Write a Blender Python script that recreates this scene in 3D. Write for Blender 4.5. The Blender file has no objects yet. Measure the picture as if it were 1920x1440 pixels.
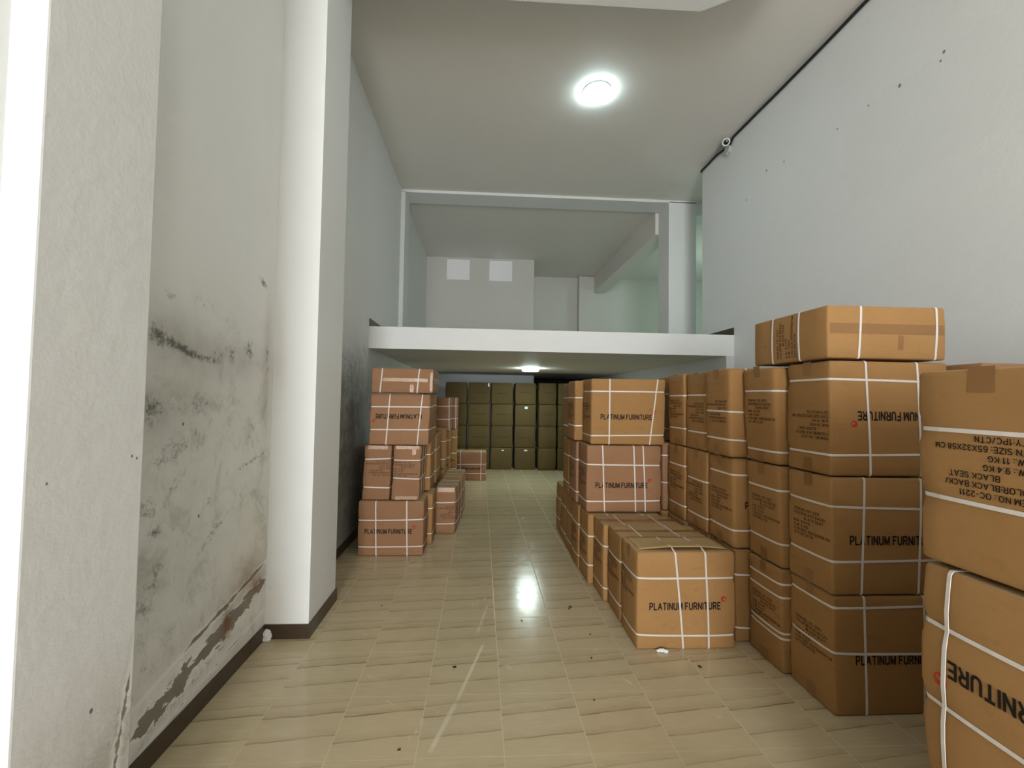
import bpy, bmesh, math, random
import numpy as np
from mathutils import Vector, Matrix

S = bpy.context.scene
COL = S.collection
PI = math.pi

# ------------------------------------------------------------------ node helper
class NT:
    def __init__(self, name):
        m = bpy.data.materials.new(name); m.use_nodes = True
        self.m = m; self.t = m.node_tree; self.n = self.t.nodes; self.l = self.t.links
        self.b = self.n['Principled BSDF']
    def sock(self, s, v):
        if isinstance(v, V): self.l.new(v.s, s)
        else: s.default_value = v
    def math(self, op, *a):
        n = self.n.new('ShaderNodeMath'); n.operation = op
        for i, v in enumerate(a): self.sock(n.inputs[i], v)
        return V(self, n.outputs[0])
    def noise(self, vec, scale, detail=4, rough=.55, dist=0):
        n = self.n.new('ShaderNodeTexNoise'); self.sock(n.inputs['Vector'], vec)
        n.inputs['Scale'].default_value = scale; n.inputs['Detail'].default_value = detail
        n.inputs['Roughness'].default_value = rough; n.inputs['Distortion'].default_value = dist
        return V(self, n.outputs['Fac'])
    def white(self, vec):
        n = self.n.new('ShaderNodeTexWhiteNoise'); self.sock(n.inputs['Vector'], vec); return V(self, n.outputs['Value'])
    def pos(self):
        return V(self, self.n.new('ShaderNodeNewGeometry').outputs['Position'])
    def obj(self):
        return V(self, self.n.new('ShaderNodeTexCoord').outputs['Object'])
    def sep(self, v):
        n = self.n.new('ShaderNodeSeparateXYZ'); self.sock(n.inputs[0], v); return [V(self, o) for o in n.outputs]
    def comb(self, *a):
        n = self.n.new('ShaderNodeCombineXYZ')
        for i, v in enumerate(a): self.sock(n.inputs[i], v)
        return V(self, n.outputs[0])
    def vmul(self, v, t):
        n = self.n.new('ShaderNodeVectorMath'); n.operation = 'MULTIPLY'; self.sock(n.inputs[0], v); n.inputs[1].default_value = t
        return V(self, n.outputs[0])
    def mix(self, f, a, b):
        n = self.n.new('ShaderNodeMix'); n.data_type = 'RGBA'; n.clamp_factor = True
        self.sock(n.inputs['Factor'], f)
        for k, v in ((6, a), (7, b)):
            if isinstance(v, tuple): v = (*v, 1) if len(v) == 3 else v
            self.sock(n.inputs[k], v)
        return V(self, n.outputs[2])
    def ss(self, x, a, b):          # smooth step
        n = self.n.new('ShaderNodeMapRange'); n.interpolation_type = 'SMOOTHSTEP'
        self.sock(n.inputs[0], x)
        for k, v in ((1, a), (2, b)): self.sock(n.inputs[k], v)
        return V(self, n.outputs[0])
    def bump(self, h, strength=.2, dist=.01):
        n = self.n.new('ShaderNodeBump'); self.sock(n.inputs['Height'], h)
        n.inputs['Strength'].default_value = strength; n.inputs['Distance'].default_value = dist
        self.l.new(n.outputs[0], self.b.inputs['Normal'])
    def out(self, col=None, rough=None, spec=None, **k):
        if col is not None:
            self.sock(self.b.inputs['Base Color'], (*col, 1) if isinstance(col, tuple) else col)
        if rough is not None: self.sock(self.b.inputs['Roughness'], rough)
        if spec is not None: self.sock(self.b.inputs['Specular IOR Level'], spec)
        for a, v in k.items(): self.sock(self.b.inputs[a.replace('_', ' ')], v)
        return self.m

class V:
    def __init__(self, nt, s): self.nt = nt; self.s = s
    def __add__(self, o): return self.nt.math('ADD', self, o)
    __radd__ = __add__
    def __sub__(self, o): return self.nt.math('SUBTRACT', self, o)
    def __rsub__(self, o): return self.nt.math('SUBTRACT', o, self)
    def __mul__(self, o): return self.nt.math('MULTIPLY', self, o)
    __rmul__ = __mul__
    def __truediv__(self, o): return self.nt.math('DIVIDE', self, o)
    def abs(self): return self.nt.math('ABSOLUTE', self)
    def floor(self): return self.nt.math('FLOOR', self)
    def fract(self): return self.nt.math('FRACT', self)
    def sin(self): return self.nt.math('SINE', self)
    def min(self, o): return self.nt.math('MINIMUM', self, o)
    def max(self, o): return self.nt.math('MAXIMUM', self, o)
    def exp(self): return self.nt.math('EXPONENT', self)
    def pow(self, o): return self.nt.math('POWER', self, o)
    def clamp(self): return self.min(1.0).max(0.0)

def lin(r, g, b):
    f = lambda c: (c/255/12.92 if c/255 <= .04045 else ((c/255+.055)/1.055)**2.4)
    return (f(r), f(g), f(b))

def simple(name, col, rough=.6, spec=.5, **k):
    nt = NT(name); return nt.out(col, rough, spec, **k)

def blob(nt, u, v, cu, cv, ru, rv, ang=0, amp=1):
    c, s = math.cos(math.radians(ang)), math.sin(math.radians(ang))
    du, dv = u-cu, v-cv
    if ang:
        a = du*(c/ru) + dv*(s/ru); b = dv*(c/rv) - du*(s/rv)
    else:
        a = du*(1/ru); b = dv*(1/rv)
    return ((a*a + b*b)*-1.0).exp()*amp

WHITE = (.80, .81, .80)
DARKMOLD = lin(62, 58, 50)

def wall_mat(name, base=WHITE, stains=(), specks=(), axis='y', dirt=None, peel=None, rust=(), bump=.25, patch=None, damp=None):
    nt = NT(name); p = nt.pos(); x, y, z = nt.sep(p)
    u = y if axis == 'y' else x
    heavy = bool(stains or dirt or peel)
    big = nt.noise(p, 1.3, 2); fine = nt.noise(p, 60, 1.5, .65); mid = nt.noise(p, 9, 4 if heavy else 1, .6)
    tone = (big-.5)*.10 + (mid-.5)*.05
    col = nt.mix(nt.ss(tone, -.05, .05)*.6, tuple(c*.94 for c in base), base)
    h = fine*.6 + nt.noise(p, 14, 1)*1.0
    if patch:
        cu, cv, ru, rv = patch
        d = ((u-cu)*(1/ru)).abs().max(((z-cv)*(1/rv)).abs()) + (mid-.5)*.5
        col = nt.mix(nt.ss(d, 1.0, .93)*.5, col, tuple(c*.93 for c in base))
    if dirt:
        for (cu, cv, ru, rv, ang, amp, dc) in dirt:
            g = blob(nt, u, z, cu, cv, ru, rv, ang, amp)
            k = (g*(.35 + mid*.9 + (big-.5)*1.2)).clamp()
            col = nt.mix(k, col, dc)
    if damp:
        z0, z1, amt = damp
        reg = nt.ss(z + (big-.5)*.8, z1, z0)
        b1 = nt.ss(nt.noise(nt.vmul(p, (1, 1.0, .8)), 5.5, 8, .74, .5), .47, .68)
        b2 = nt.ss(nt.noise(nt.vmul(p, (1, .8, 1.1)), 11, 7, .7), .58, .74)
        col = nt.mix(b1*reg*amt, col, lin(146, 147, 130))
        col = nt.mix(b2*reg*amt*.8, col, (.86, .87, .85))
    if stains:
        m = None
        for st in stains:
            g = blob(nt, u, z, *st)
            m = g if m is None else m+g
        m = m + (mid-.5)*.5*(m*3).clamp()
        sp = nt.noise(p, 38, 6, .75)
        mask = (m*1.5 + (sp-.5)*4.2*(m*2.5).clamp() - .55).clamp()
        col = nt.mix(mask*.8, col, DARKMOLD)
    for (cu, cv, r) in specks:
        d = ((u-cu)*(u-cu) + (z-cv)*(z-cv)*.6).pow(.5) + (mid-.5)*r
        col = nt.mix(nt.ss(d, r, r*.5)*.8, col, lin(70, 66, 60))
    if peel:
        for (u0, v0, u1, v1, w, nw) in peel:
            L = math.hypot(u1-u0, v1-v0); ex, ey = (u1-u0)/L, (v1-v0)/L
            a = (u-u0)*ex + (z-v0)*ey
            d = ((z-v0)*ex - (u-u0)*ey).abs()
            n1 = nt.noise(nt.comb(0.0, u*1.0, z*2.2), 9, 5, .6, .4)
            ww = (n1-.36)*nw + w*.25
            ends = nt.ss(a, -.02, .1)*nt.ss(a, L+.02, L-.1)
            e = (ww*ends - d)
            k = nt.ss(e, 0.0, .006)
            rim = nt.ss(e, -.02, .0)*(1.0-k)
            col = nt.mix(rim*.5, col, (.85, .85, .82))
            cc = nt.mix(mid, lin(116, 110, 100), lin(148, 142, 130))
            col = nt.mix(k, col, cc)
            h = h - k*2.5
    for (cu, cv, ru, rv, amp) in rust:
        k = (blob(nt, u, z, cu, cv, ru, rv, 0, amp)*(mid*1.6)).clamp()
        col = nt.mix(k, col, lin(120, 82, 50))
    nt.bump(h, bump*.5, .012)
    return nt.out(col, .62, .3)

# ------------------------------------------------------------------ materials
GREEND = lin(150, 148, 128)
YELD = lin(196, 186, 150)
recess_stains = [
    (1.92, 1.905, .09, .055, -10, .70), (2.07, 1.865, .13, .026, -16, .85), (2.22, 1.835, .10, .022, -8, .62), (2.33, 1.845, .06, .05, 0, .42),
    (2.47, 1.86, .07, .06, 0, .58), (2.65, 1.92, .045, .06, 0, .62), (2.78, 2.38, .06, .028, -25, .9), (1.98, 2.10, .035, .022, -30, .6), (2.18, 2.12, .25, .06, -6, .26), (2.5, 2.0, .30, .10, -10, .25),
    (1.89, 1.58, .07, .075, 0, .72), (2.04, 1.58, .07, .06, 0, .3), (2.22, 1.60, .10, .06, 0, .40), (2.26, 1.42, .28, .14, 0, .30), (2.68, 1.42, .10, .09, 0, .42), (2.55, 1.62, .3, .10, 0, .24),
    (2.70, 1.225, .14, .018, 12, .62), (2.86, 1.255, .05, .016, 20, .5), (1.89, 1.14, .07, .06, 30, .62), (1.95, 1.03, .055, .045, 35, .72), (2.05, 1.20, .12, .03, 45, .45), (2.0, 1.36, .14, .08, 20, .34),
    (2.31, 1.08, .04, .022, 50, .62), (2.30, .86, .15, .03, 36, .50), (2.46, .95, .12, .03, 30, .34), (1.97, .85, .07, .06, 30, .5), (1.92, .74, .08, .08, 20, .32), (2.65, 1.08, .10, .07, 0, .28),
    (2.3, .20, .6, .04, 8, .42), (2.87, 1.9, .03, .30, 0, .40), (2.05, .50, .25, .07, 40, .30), (1.9, .60, .05, .2, 0, .28)]
recess_dirt = [(2.2, 1.75, .9, .45, 0, .30, GREEND), (2.0, .95, .5, .6, 0, .40, lin(140, 140, 124)), (2.85, .8, .35, .75, 0, .42, YELD), (2.87, 1.75, .05, .5, 0, .42, lin(160, 142, 128)),
               (2.2, .10, 1.0, .12, 0, .40, lin(160, 156, 148)), (2.72, .5, .22, .16, 20, .6, lin(160, 128, 96)), (1.90, 2.9, .10, .7, 0, .22, GREEND), (2.05, 1.9, .25, .12, -12, .5, lin(140, 138, 126)),
               (2.5, 1.85, .28, .10, 0, .4, lin(150, 140, 134)), (1.98, 1.56, .2, .16, 0, .5, lin(140, 138, 126)), (2.2, .45, .6, .10, 12, .3, lin(150, 146, 136))]
M_RECESS = wall_mat('stained white plaster recess', base=(.84, .85, .83), stains=recess_stains, dirt=recess_dirt,
                    peel=[(1.86, .195, 2.95, .40, .05, .24), (2.15, .37, 2.95, .52, .012, .07), (1.9, .10, 2.75, .18, -.02, .05)], rust=[(2.52, .33, .05, .08, 1.2), (2.84, .42, .08, .06, .9), (2.70, .50, .10, .06, .5)],
                    specks=[(2.24, 1.02, .010), (2.1, 1.5, .008)], bump=.6, damp=(1.5, 2.3, .45))
M_PIL1 = wall_mat('white plaster near pilaster', base=(.73, .735, .735), dirt=[(1.42, .45, .22, .30, 0, .55, lin(150, 146, 136)), (1.30, .5, .2, .25, 0, .2, GREEND)],
                  stains=[(1.46, .62, .05, .2, 0, .34), (1.40, .45, .06, .2, 0, .25)],
                  peel=[(1.40, .30, 1.475, .74, .006, .045)], specks=[(1.335, .70, .008), (1.172, 1.404, .006), (1.44, 1.44, .005), (1.46, 1.43, .005)], bump=.3, damp=(.45, .85, .6))
M_PIL2 = wall_mat('white plaster far pilaster', axis='x', dirt=[(-1.40, 1.9, .05, .35, 0, .35, lin(190, 180, 170)), (-1.38, .2, .10, .18, 0, .45, lin(205, 192, 165))],
                  stains=[(-1.405, .3, .02, .12, 0, .4)], bump=.18)
M_FARWALL = wall_mat('mould stained far wall', dirt=[(4.5, 1.05, 1.6, .95, 0, .9, lin(130, 128, 118)), (4.9, 1.75, .9, .45, 0, .75, lin(120, 122, 116)), (4.3, .3, 1.6, .5, 0, .6, lin(104, 100, 90))],
                     stains=[(4.45, 1.75, .25, .35, 0, .34), (4.6, 2.05, .3, .18, 0, .28), (4.5, 1.2, .5, .5, 0, .22), (4.9, 1.75, .3, .35, 0, .3), (4.3, .7, .5, .5, 0, .25)], bump=.3, damp=(1.9, 2.4, .5))
M_RIGHT = wall_mat('white plaster right wall', specks=[(2.806, 4.239, .014), (3.13, 4.234, .016), (3.404, 4.263, .008), (3.722, 4.261, .01), (4.421, 4.347, .012),
                   (4.708, 4.403, .012), (5.078, 4.226, .012), (2.83, 4.19, .012)], patch=(2.75, 3.85, .93, .42), bump=.2)
M_WHITE = wall_mat('white painted plaster', bump=.15)
M_CEIL = wall_mat('painted ceiling', base=(.80, .77, .72), bump=.15)
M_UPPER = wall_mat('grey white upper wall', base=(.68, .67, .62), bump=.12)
M_UNDER = wall_mat('grey underside wall', base=(.62, .63, .64), bump=.15)

def floor_mat():
    nt = NT('beige streaked floor tile'); p = nt.pos(); x, y, z = nt.sep(p)
    T = .4065
    a = (x-.139)*(1/T); b = (y-2.787)*(1/T)
    ia, ib = a.floor(), b.floor(); u, v = a.fract(), b.fract()
    r1 = nt.white(nt.comb(ia, ib, 0.0)); r2 = nt.white(nt.comb(ia, ib, 7.0)); r3 = nt.white(nt.comb(ia, ib, 13.0))
    big = nt.noise(p, 1.6, 2); grain = nt.noise(nt.vmul(p, (3, 22, 1)), 3.0, 4, .6); fine = nt.noise(p, 90, 1)
    wob = (nt.noise(p, 6, 3)-.5)*.05
    col = nt.mix(grain, lin(184, 168, 134), lin(204, 190, 158))
    col = nt.mix((r1-.3)*.35, col, lin(196, 174, 138))
    slope = .11
    def streak(v0, amp, w, off, sharp=True):
        d = v - (u-.5)*slope - v0 + wob
        br = nt.noise(nt.comb(x*1.0, y*3.0, off), 6, 3)
        prof = nt.ss(d, -w*.35, 0.0)*nt.ss(d, w, w*.1).max(nt.ss(d, w*6, 0.0)*.28)
        return prof*(br*2.0-.30).clamp()*amp
    st = streak(.66+(r2-.5)*.08, 1.0, .030, 1.0).max(streak(.30+(r3-.5)*.08, .75, .026, 4.0)).max(streak(.86+(r1-.5)*.06, .55, .020, 9.0))
    col = nt.mix(st*.85, col, lin(112, 82, 54))
    gx = u.min(1.0-u); gy = v.min(1.0-v)
    gm = nt.ss(gx, .010, .005).max(nt.ss(gy, .007, .003)*.75)
    col = nt.mix(gm*.42, col, lin(208, 196, 166))
    # chalky scuffs and a long pale drag mark
    def seg(x0, y0, x1, y1, w):
        L = math.hypot(x1-x0, y1-y0); ex, ey = (x1-x0)/L, (y1-y0)/L
        t = (x-x0)*ex + (y-y0)*ey; d = ((y-y0)*ex-(x-x0)*ey).abs() + (fine-.5)*.012
        return nt.ss(d, w, w*.3)*nt.ss(t, -.02, .06)*nt.ss(t, L+.02, L-.06)
    sm = seg(.05, 2.86, -.10, 2.33, .014).max(seg(-.10, 2.33, -.207, 2.004, .017)).max(seg(.0, 2.95, .09, 3.4, .02)*.35)
    scf = nt.ss(nt.noise(p, 4.5, 4, .7, 1.2), .62, .75)*.28
    col = nt.mix((sm*.55).max(scf), col, lin(222, 214, 190))
    dirt = nt.ss(big, .45, .75)*.25
    col = nt.mix(dirt, col, lin(150, 134, 104))
    rough = .17 + scf*.8 + sm*.3 + (nt.noise(p, 12, 2)-.45)*.16 + gm*.3
    nt.bump(fine*.15 - gm*1.0 + nt.noise(p, 5, 2)*1.2, .12, .004)
    return nt.out(col, rough.max(.08), .45)
M_FLOOR = floor_mat()

def baseboard_mat():
    nt = NT('dark brown skirting tile'); p = nt.pos(); n = nt.noise(nt.vmul(p, (3, 3, 14)), 4, 5)
    col = nt.mix(n, lin(40, 30, 22), lin(82, 66, 50))
    k = nt.ss(nt.noise(p, 16, 6, .75), .64, .70)*.55
    col = nt.mix(k, col, lin(170, 164, 152))
    return nt.out(col, .3+k*.4, .5)
M_BASE = baseboard_mat()

def card_mat(name, c0, c1, dark):
    nt = NT(name); p = nt.obj(); x, y, z = nt.sep(p)
    info = nt.n.new('ShaderNodeObjectInfo'); rnd = V(nt, info.outputs['Random'])
    q = p
    big = nt.noise(nt.comb(x+rnd*37.0, y+rnd*11.0, z), 3.2, 2); fine = nt.noise(q, 160, 1, .7)
    flute = ((z*620.0).sin())*.5
    col = nt.mix(big*.8 + (fine-.5)*.35 + (rnd-.5)*.5, c0, c1)
    wear = nt.ss(nt.noise(nt.comb(x*1.0+rnd*9.0, y*1.0, z*2.0), 7, 3, .7), .60, .78)*.3
    col = nt.mix(wear, col, dark)
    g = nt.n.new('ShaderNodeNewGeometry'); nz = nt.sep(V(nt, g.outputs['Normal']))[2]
    col = nt.mix(nt.ss(nz, .75, .97)*(.25 + big*.55), col, lin(186, 164, 124))  # paler up-facing tops: dust, with light from above painted in
    spot = nt.ss(nt.noise(nt.comb(x*.6+rnd*5.0, y*.6, z*1.0+rnd*3.0), 14, 3, .75), .58, .74)*.22
    col = nt.mix(spot, col, dark)
    nt.bump(fine*.4 + flute*.12 + nt.noise(q, 9, 1)*2.2, .16, .006)
    return nt.out(col, .72, .25)
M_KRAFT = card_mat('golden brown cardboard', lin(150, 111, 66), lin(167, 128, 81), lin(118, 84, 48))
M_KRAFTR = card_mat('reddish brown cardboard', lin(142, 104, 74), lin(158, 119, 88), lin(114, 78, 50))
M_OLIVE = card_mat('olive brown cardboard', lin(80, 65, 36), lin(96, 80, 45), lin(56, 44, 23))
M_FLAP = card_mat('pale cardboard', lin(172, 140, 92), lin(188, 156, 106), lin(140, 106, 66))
def strap_mat():
    nt = NT('white plastic strapping'); p = nt.obj(); n = nt.noise(p, 40, 3)
    return nt.out(nt.mix(n, (.62, .57, .53), (.74, .69, .65)), .4, .5)
M_STRAP = strap_mat()
M_INK = simple('black print', lin(34, 26, 20), .7, .2)
M_INKF = simple('faded brown print', lin(74, 52, 32), .75, .2)
M_RED = simple('red logo print', lin(178, 52, 34), .6, .2)
M_TAPE = simple('brown packing tape', lin(136, 98, 57), .30, .5)
def clear_tape():
    nt = NT('clear packing tape'); p = nt.obj()
    nt.bump(nt.noise(p, 60, 4, .7), .6, .006)
    return nt.out(lin(166, 126, 90), .12, .8)
M_CLEAR = clear_tape()
M_STICK = simple('white sticker', (.85, .85, .85), .5)
M_BLACK = simple('black cable sheath', (.012, .012, .014), .45)
M_PLAST = simple('white plastic', (.80, .80, .78), .35)
M_GREYP = simple('grey plastic box', (.50, .51, .50), .5)
M_LENS = simple('black lens', (.005, .005, .006), .1)
M_RIM = simple('satin lamp rim', (.62, .68, .70), .3, .5, Metallic=.4)
M_VOID = simple('unlit store darkness', (.03, .03, .034), .9, .1)  # near-black colour paints in the darkness of the unlit store
M_SCRAP = simple('crumpled white foam', (.86, .86, .85), .5)
M_CRUMB = simple('dark dry crumb', (.03, .022, .015), .8)
M_LUMP = simple('white plaster lump', (.78, .77, .74), .8)
def emit(name, col, st):
    nt = NT(name)
    return nt.out((.8, .8, .8), .4, .3, Emission_Color=(*col, 1), Emission_Strength=st)
M_LAMP = emit('lit lamp diffuser', (.76, .98, 1.0), 36)
M_LAMP2 = emit('lit lower lamp diffuser', (.80, 1.0, .94), 100)
M_PANE = emit('daylit frosted pane', (.74, .73, .80), .10)

# ------------------------------------------------------------------ mesh helpers
def link(name, me, mat=None, parent=None, kind=None):
    o = bpy.data.objects.new(name, me); COL.objects.link(o)
    if mat is not None and not me.materials: me.materials.append(mat)
    if parent: o.parent = parent
    if kind: o['kind'] = kind
    return o
def from_bm(name, bm, mat, parent=None, smooth=False, kind=None):
    bmesh.ops.recalc_face_normals(bm, faces=bm.faces)
    me = bpy.data.meshes.new(name); bm.to_mesh(me); bm.free()
    if smooth:
        for p in me.polygons: p.use_smooth = True
    return link(name, me, mat, parent, kind)
def from_vf(name, vs, fs, mat, parent=None, smooth=False):
    me = bpy.data.meshes.new(name); me.from_pydata([tuple(map(float, v)) for v in vs], [], fs); me.update()
    if smooth:
        for p in me.polygons: p.use_smooth = True
    return link(name, me, mat, parent)
def box_bm(bm, x0, x1, y0, y1, z0, z1):
    v = [bm.verts.new((x, y, z)) for x in (x0, x1) for y in (y0, y1) for z in (z0, z1)]
    for f in ((0, 1, 3, 2), (4, 6, 7, 5), (0, 4, 5, 1), (2, 3, 7, 6), (0, 2, 6, 4), (1, 5, 7, 3)):
        bm.faces.new([v[i] for i in f])
def sbox(name, x0, x1, y0, y1, z0, z1, mat, bev=0, kind='structure', parent=None):
    bm = bmesh.new(); box_bm(bm, x0, x1, y0, y1, z0, z1)
    if bev: bmesh.ops.bevel(bm, geom=bm.edges[:], offset=bev, segments=2, affect='EDGES', profile=.6)
    o = from_bm(name, bm, mat, parent, kind=kind)
    return o
def cyl_bm(bm, c, r0, r1, h, seg=32, axis='Z'):
    m = Matrix.Translation(c)
    if axis == 'X': m = m @ Matrix.Rotation(PI/2, 4, 'Y')
    if axis == 'Y': m = m @ Matrix.Rotation(-PI/2, 4, 'X')
    bmesh.ops.create_cone(bm, cap_ends=True, segments=seg, radius1=r0, radius2=r1, depth=h, matrix=m)
def lathe(bm, prof, seg=40, mat=None):
    rings = []
    for r, z in prof:
        if r < 1e-5: rings.append([bm.verts.new((0, 0, z))])
        else: rings.append([bm.verts.new((r*math.cos(2*PI*i/seg), r*math.sin(2*PI*i/seg), z)) for i in range(seg)])
    for a, b in zip(rings, rings[1:]):
        for i in range(seg):
            j = (i+1) % seg
            if len(a) == 1 and len(b) == 1: continue
            if len(a) == 1: bm.faces.new((a[0], b[i], b[j]))
            elif len(b) == 1: bm.faces.new((a[i], a[j], b[0]))
            else: bm.faces.new((a[i], a[j], b[j], b[i]))
def tube(name, pts, r, mat, parent=None, seg=8):
    vs, fs = [], []
    P = [Vector(p) for p in pts]
    for i, p in enumerate(P):
        t = (P[min(i+1, len(P)-1)]-P[max(i-1, 0)]).normalized()
        a = t.orthogonal().normalized() if abs(t.z) > .95 else t.cross(Vector((0, 0, 1))).normalized()
        b = t.cross(a)
        for k in range(seg):
            vs.append(p + a*math.cos(2*PI*k/seg)*r + b*math.sin(2*PI*k/seg)*r)
    for i in range(len(P)-1):
        for k in range(seg):
            j = (k+1) % seg
            fs.append((i*seg+k, i*seg+j, (i+1)*seg+j, (i+1)*seg+k))
    fs.append(tuple(range(seg))[::-1]); fs.append(tuple(range((len(P)-1)*seg, len(P)*seg)))
    return from_vf(name, vs, fs, mat, parent, True)
def thing(name, label, cat, loc=(0, 0, 0), rz=0, group=None):
    o = bpy.data.objects.new(name, None); COL.objects.link(o)
    o.location = loc; o.rotation_euler = (0, 0, rz); o['label'] = label; o['category'] = cat
    o.empty_display_size = .1
    if group: o['group'] = group
    return o
def tag(o, label, cat, group=None):
    o['label'] = label; o['category'] = cat
    if group: o['group'] = group
    return o

# ------------------------------------------------------------------ printed text templates (flat, centred, metres)
_T = {}
def _arc(cx, cy, rx, ry, a0, a1, n=7):
    return [(cx+rx*math.cos(math.radians(a0+(a1-a0)*k/(n-1))), cy+ry*math.sin(math.radians(a0+(a1-a0)*k/(n-1)))) for k in range(n)]
GLYPH = {   # block capitals as strokes on a 0..1 high, about .62 wide body
 'A': (.66, [[(0, 0), (.33, 1), (.66, 0)], [(.12, .32), (.54, .32)]]), 'B': (.58, [[(0, 0), (0, 1)], [(0, 1), (.3, 1)]+_arc(.3, .76, .22, .24, 90, -90)+[(0, .52)], [(.3, .52)]+_arc(.32, .26, .24, .26, 90, -90)+[(0, 0)]]),
 'C': (.62, [_arc(.33, .5, .33, .5, 42, 318, 13)]), 'D': (.6, [[(0, 0), (0, 1), (.24, 1)]+_arc(.24, .5, .34, .5, 90, -90, 9)+[(0, 0)]]),
 'E': (.52, [[(.52, 1), (0, 1), (0, 0), (.52, 0)], [(0, .52), (.46, .52)]]), 'F': (.50, [[(.50, 1), (0, 1), (0, 0)], [(0, .52), (.42, .52)]]),
 'G': (.66, [_arc(.33, .5, .33, .5, 42, 330, 13)+[(.64, .25), (.64, .46), (.36, .46)]]), 'I': (.0, [[(0, 0), (0, 1)]]),
 'K': (.58, [[(0, 0), (0, 1)], [(.56, 1), (0, .38)], [(.2, .58), (.58, 0)]]), 'L': (.48, [[(0, 1), (0, 0), (.48, 0)]]),
 'M': (.70, [[(0, 0), (0, 1), (.35, .06), (.70, 1), (.70, 0)]]), 'N': (.58, [[(0, 0), (0, 1), (.58, 0), (.58, 1)]]),
 'O': (.68, [_arc(.34, .5, .34, .5, 90, 450, 19)]), 'P': (.54, [[(0, 0), (0, 1), (.3, 1)]+_arc(.3, .72, .24, .28, 90, -90)+[(0, .44)]]),
 'Q': (.68, [_arc(.34, .5, .34, .5, 90, 450, 19), [(.4, .26), (.68, -.06)]]), 'R': (.56, [[(0, 0), (0, 1), (.32, 1)]+_arc(.32, .74, .23, .26, 90, -90)+[(0, .48)], [(.3, .48), (.56, 0)]]),
 'S': (.56, [_arc(.28, .75, .27, .25, 35, 270, 9)+_arc(.28, .25, .28, .25, 90, -145, 9)]), 'T': (.56, [[(0, 1), (.56, 1)], [(.28, 1), (.28, 0)]]),
 'U': (.58, [[(0, 1), (0, .3)]+_arc(.29, .3, .29, .3, 180, 360, 9)+[(.58, 1)]]), 'W': (.90, [[(0, 1), (.22, 0), (.45, .95), (.68, 0), (.90, 1)]]),
 'X': (.58, [[(0, 0), (.58, 1)], [(0, 1), (.58, 0)]]), 'Y': (.6, [[(0, 1), (.3, .46), (.6, 1)], [(.3, .46), (.3, 0)]]), 'Z': (.56, [[(0, 1), (.56, 1), (0, 0), (.56, 0)]]),
 '1': (.26, [[(0, .76), (.2, 1), (.2, 0)]]), '2': (.52, [_arc(.26, .72, .26, .28, 165, -30, 8)+[(0, 0), (.52, 0)]]), '3': (.52, [_arc(.25, .76, .24, .24, 150, -90, 8)+_arc(.25, .26, .27, .26, 90, -150, 8)]),
 '4': (.54, [[(.40, 0), (.40, 1), (0, .30), (.54, .30)]]), '5': (.52, [[(.48, 1), (.08, 1), (.03, .5)]+_arc(.25, .33, .27, .33, 125, -145, 10)]), '6': (.54, [_arc(.27, .30, .27, .30, 90, 450, 13), [(.01, .34), (.06, .7)]+_arc(.29, .72, .23, .28, 160, 40, 5)]),
 '8': (.54, [_arc(.27, .76, .23, .24, 90, 450, 13), _arc(.27, .26, .27, .26, 90, 450, 13)]), '9': (.54, [_arc(.27, .70, .27, .30, 90, 450, 13), [(.53, .66), (.48, .3)]+_arc(.25, .28, .23, .28, -20, -140, 5)]),
 '.': (.0, [[(0, 0), (0, .06)]]), ':': (.0, [[(0, .02), (0, .10)], [(0, .52), (0, .60)]]), '-': (.3, [[(0, .42), (.3, .42)]]), '/': (.34, [[(0, 0), (.34, 1)]])}
def text_mesh(key, body, w, h, stroke=.17, gap=.26, pitch=1.7):
    if key in _T: return _T[key]
    vs, fs = [], []; y = 0.0
    for line in body.split('\n'):
        x = 0.0
        for ch in line:
            if ch == ' ': x += .34; continue
            wd, strokes = GLYPH[ch]
            for st in strokes:
                for a, b in zip(st, st[1:]):
                    dx, dy = b[0]-a[0], b[1]-a[1]; L = math.hypot(dx, dy)
                    if L < 1e-6: continue
                    ex, ey = dx/L*stroke/2, dy/L*stroke/2; k = .55; n = len(vs)
                    vs += [(x+a[0]-ex*k-ey, y+a[1]-ey*k+ex), (x+a[0]-ex*k+ey, y+a[1]-ey*k-ex), (x+b[0]+ex*k+ey, y+b[1]+ey*k-ex), (x+b[0]+ex*k-ey, y+b[1]+ey*k+ex)]
                    fs.append((n, n+1, n+2, n+3))
            x += wd+stroke+gap*.5
        y -= pitch
    v = np.array(vs); lo, hi = v.min(0), v.max(0)
    v = (v-(lo+hi)/2)/(hi-lo)*np.array([w, h])
    _T[key] = (v, fs); return _T[key]
INFO = "ITEM NO.: OC-2211\nCOLOR:BLACK BACK/\n              BLACK SEAT\nN.W.: 9.4 KG\nG.W.: 11 KG\nCTN SIZE: 65X32X58 CM\nQTY:1PC/CTN"
def brand(): return text_mesh('brand', 'PLATINUM FURNITURE', .482, .052, .21, .20)
def infob(): return text_mesh('info', INFO, .250, .160, .17)
def infon(): return text_mesh('infon', INFO, .222, .168, .165)
def logo_mesh(r=.018):
    if 'logo' in _T: return _T['logo']
    v, f = [], []; n = 24
    for i in range(n):
        a = 2*PI*i/n
        v.append((r*math.cos(a), r*math.sin(a)))
    for i in range(n):
        a = 2*PI*i/n
        v.append((.25*r + .48*r*math.cos(a), -.15*r + .48*r*math.sin(a)))
    for i in range(n):
        j = (i+1) % n; f.append((i, j, n+j, n+i))
    _T['logo'] = (np.array(v), f); return _T['logo']

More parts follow.
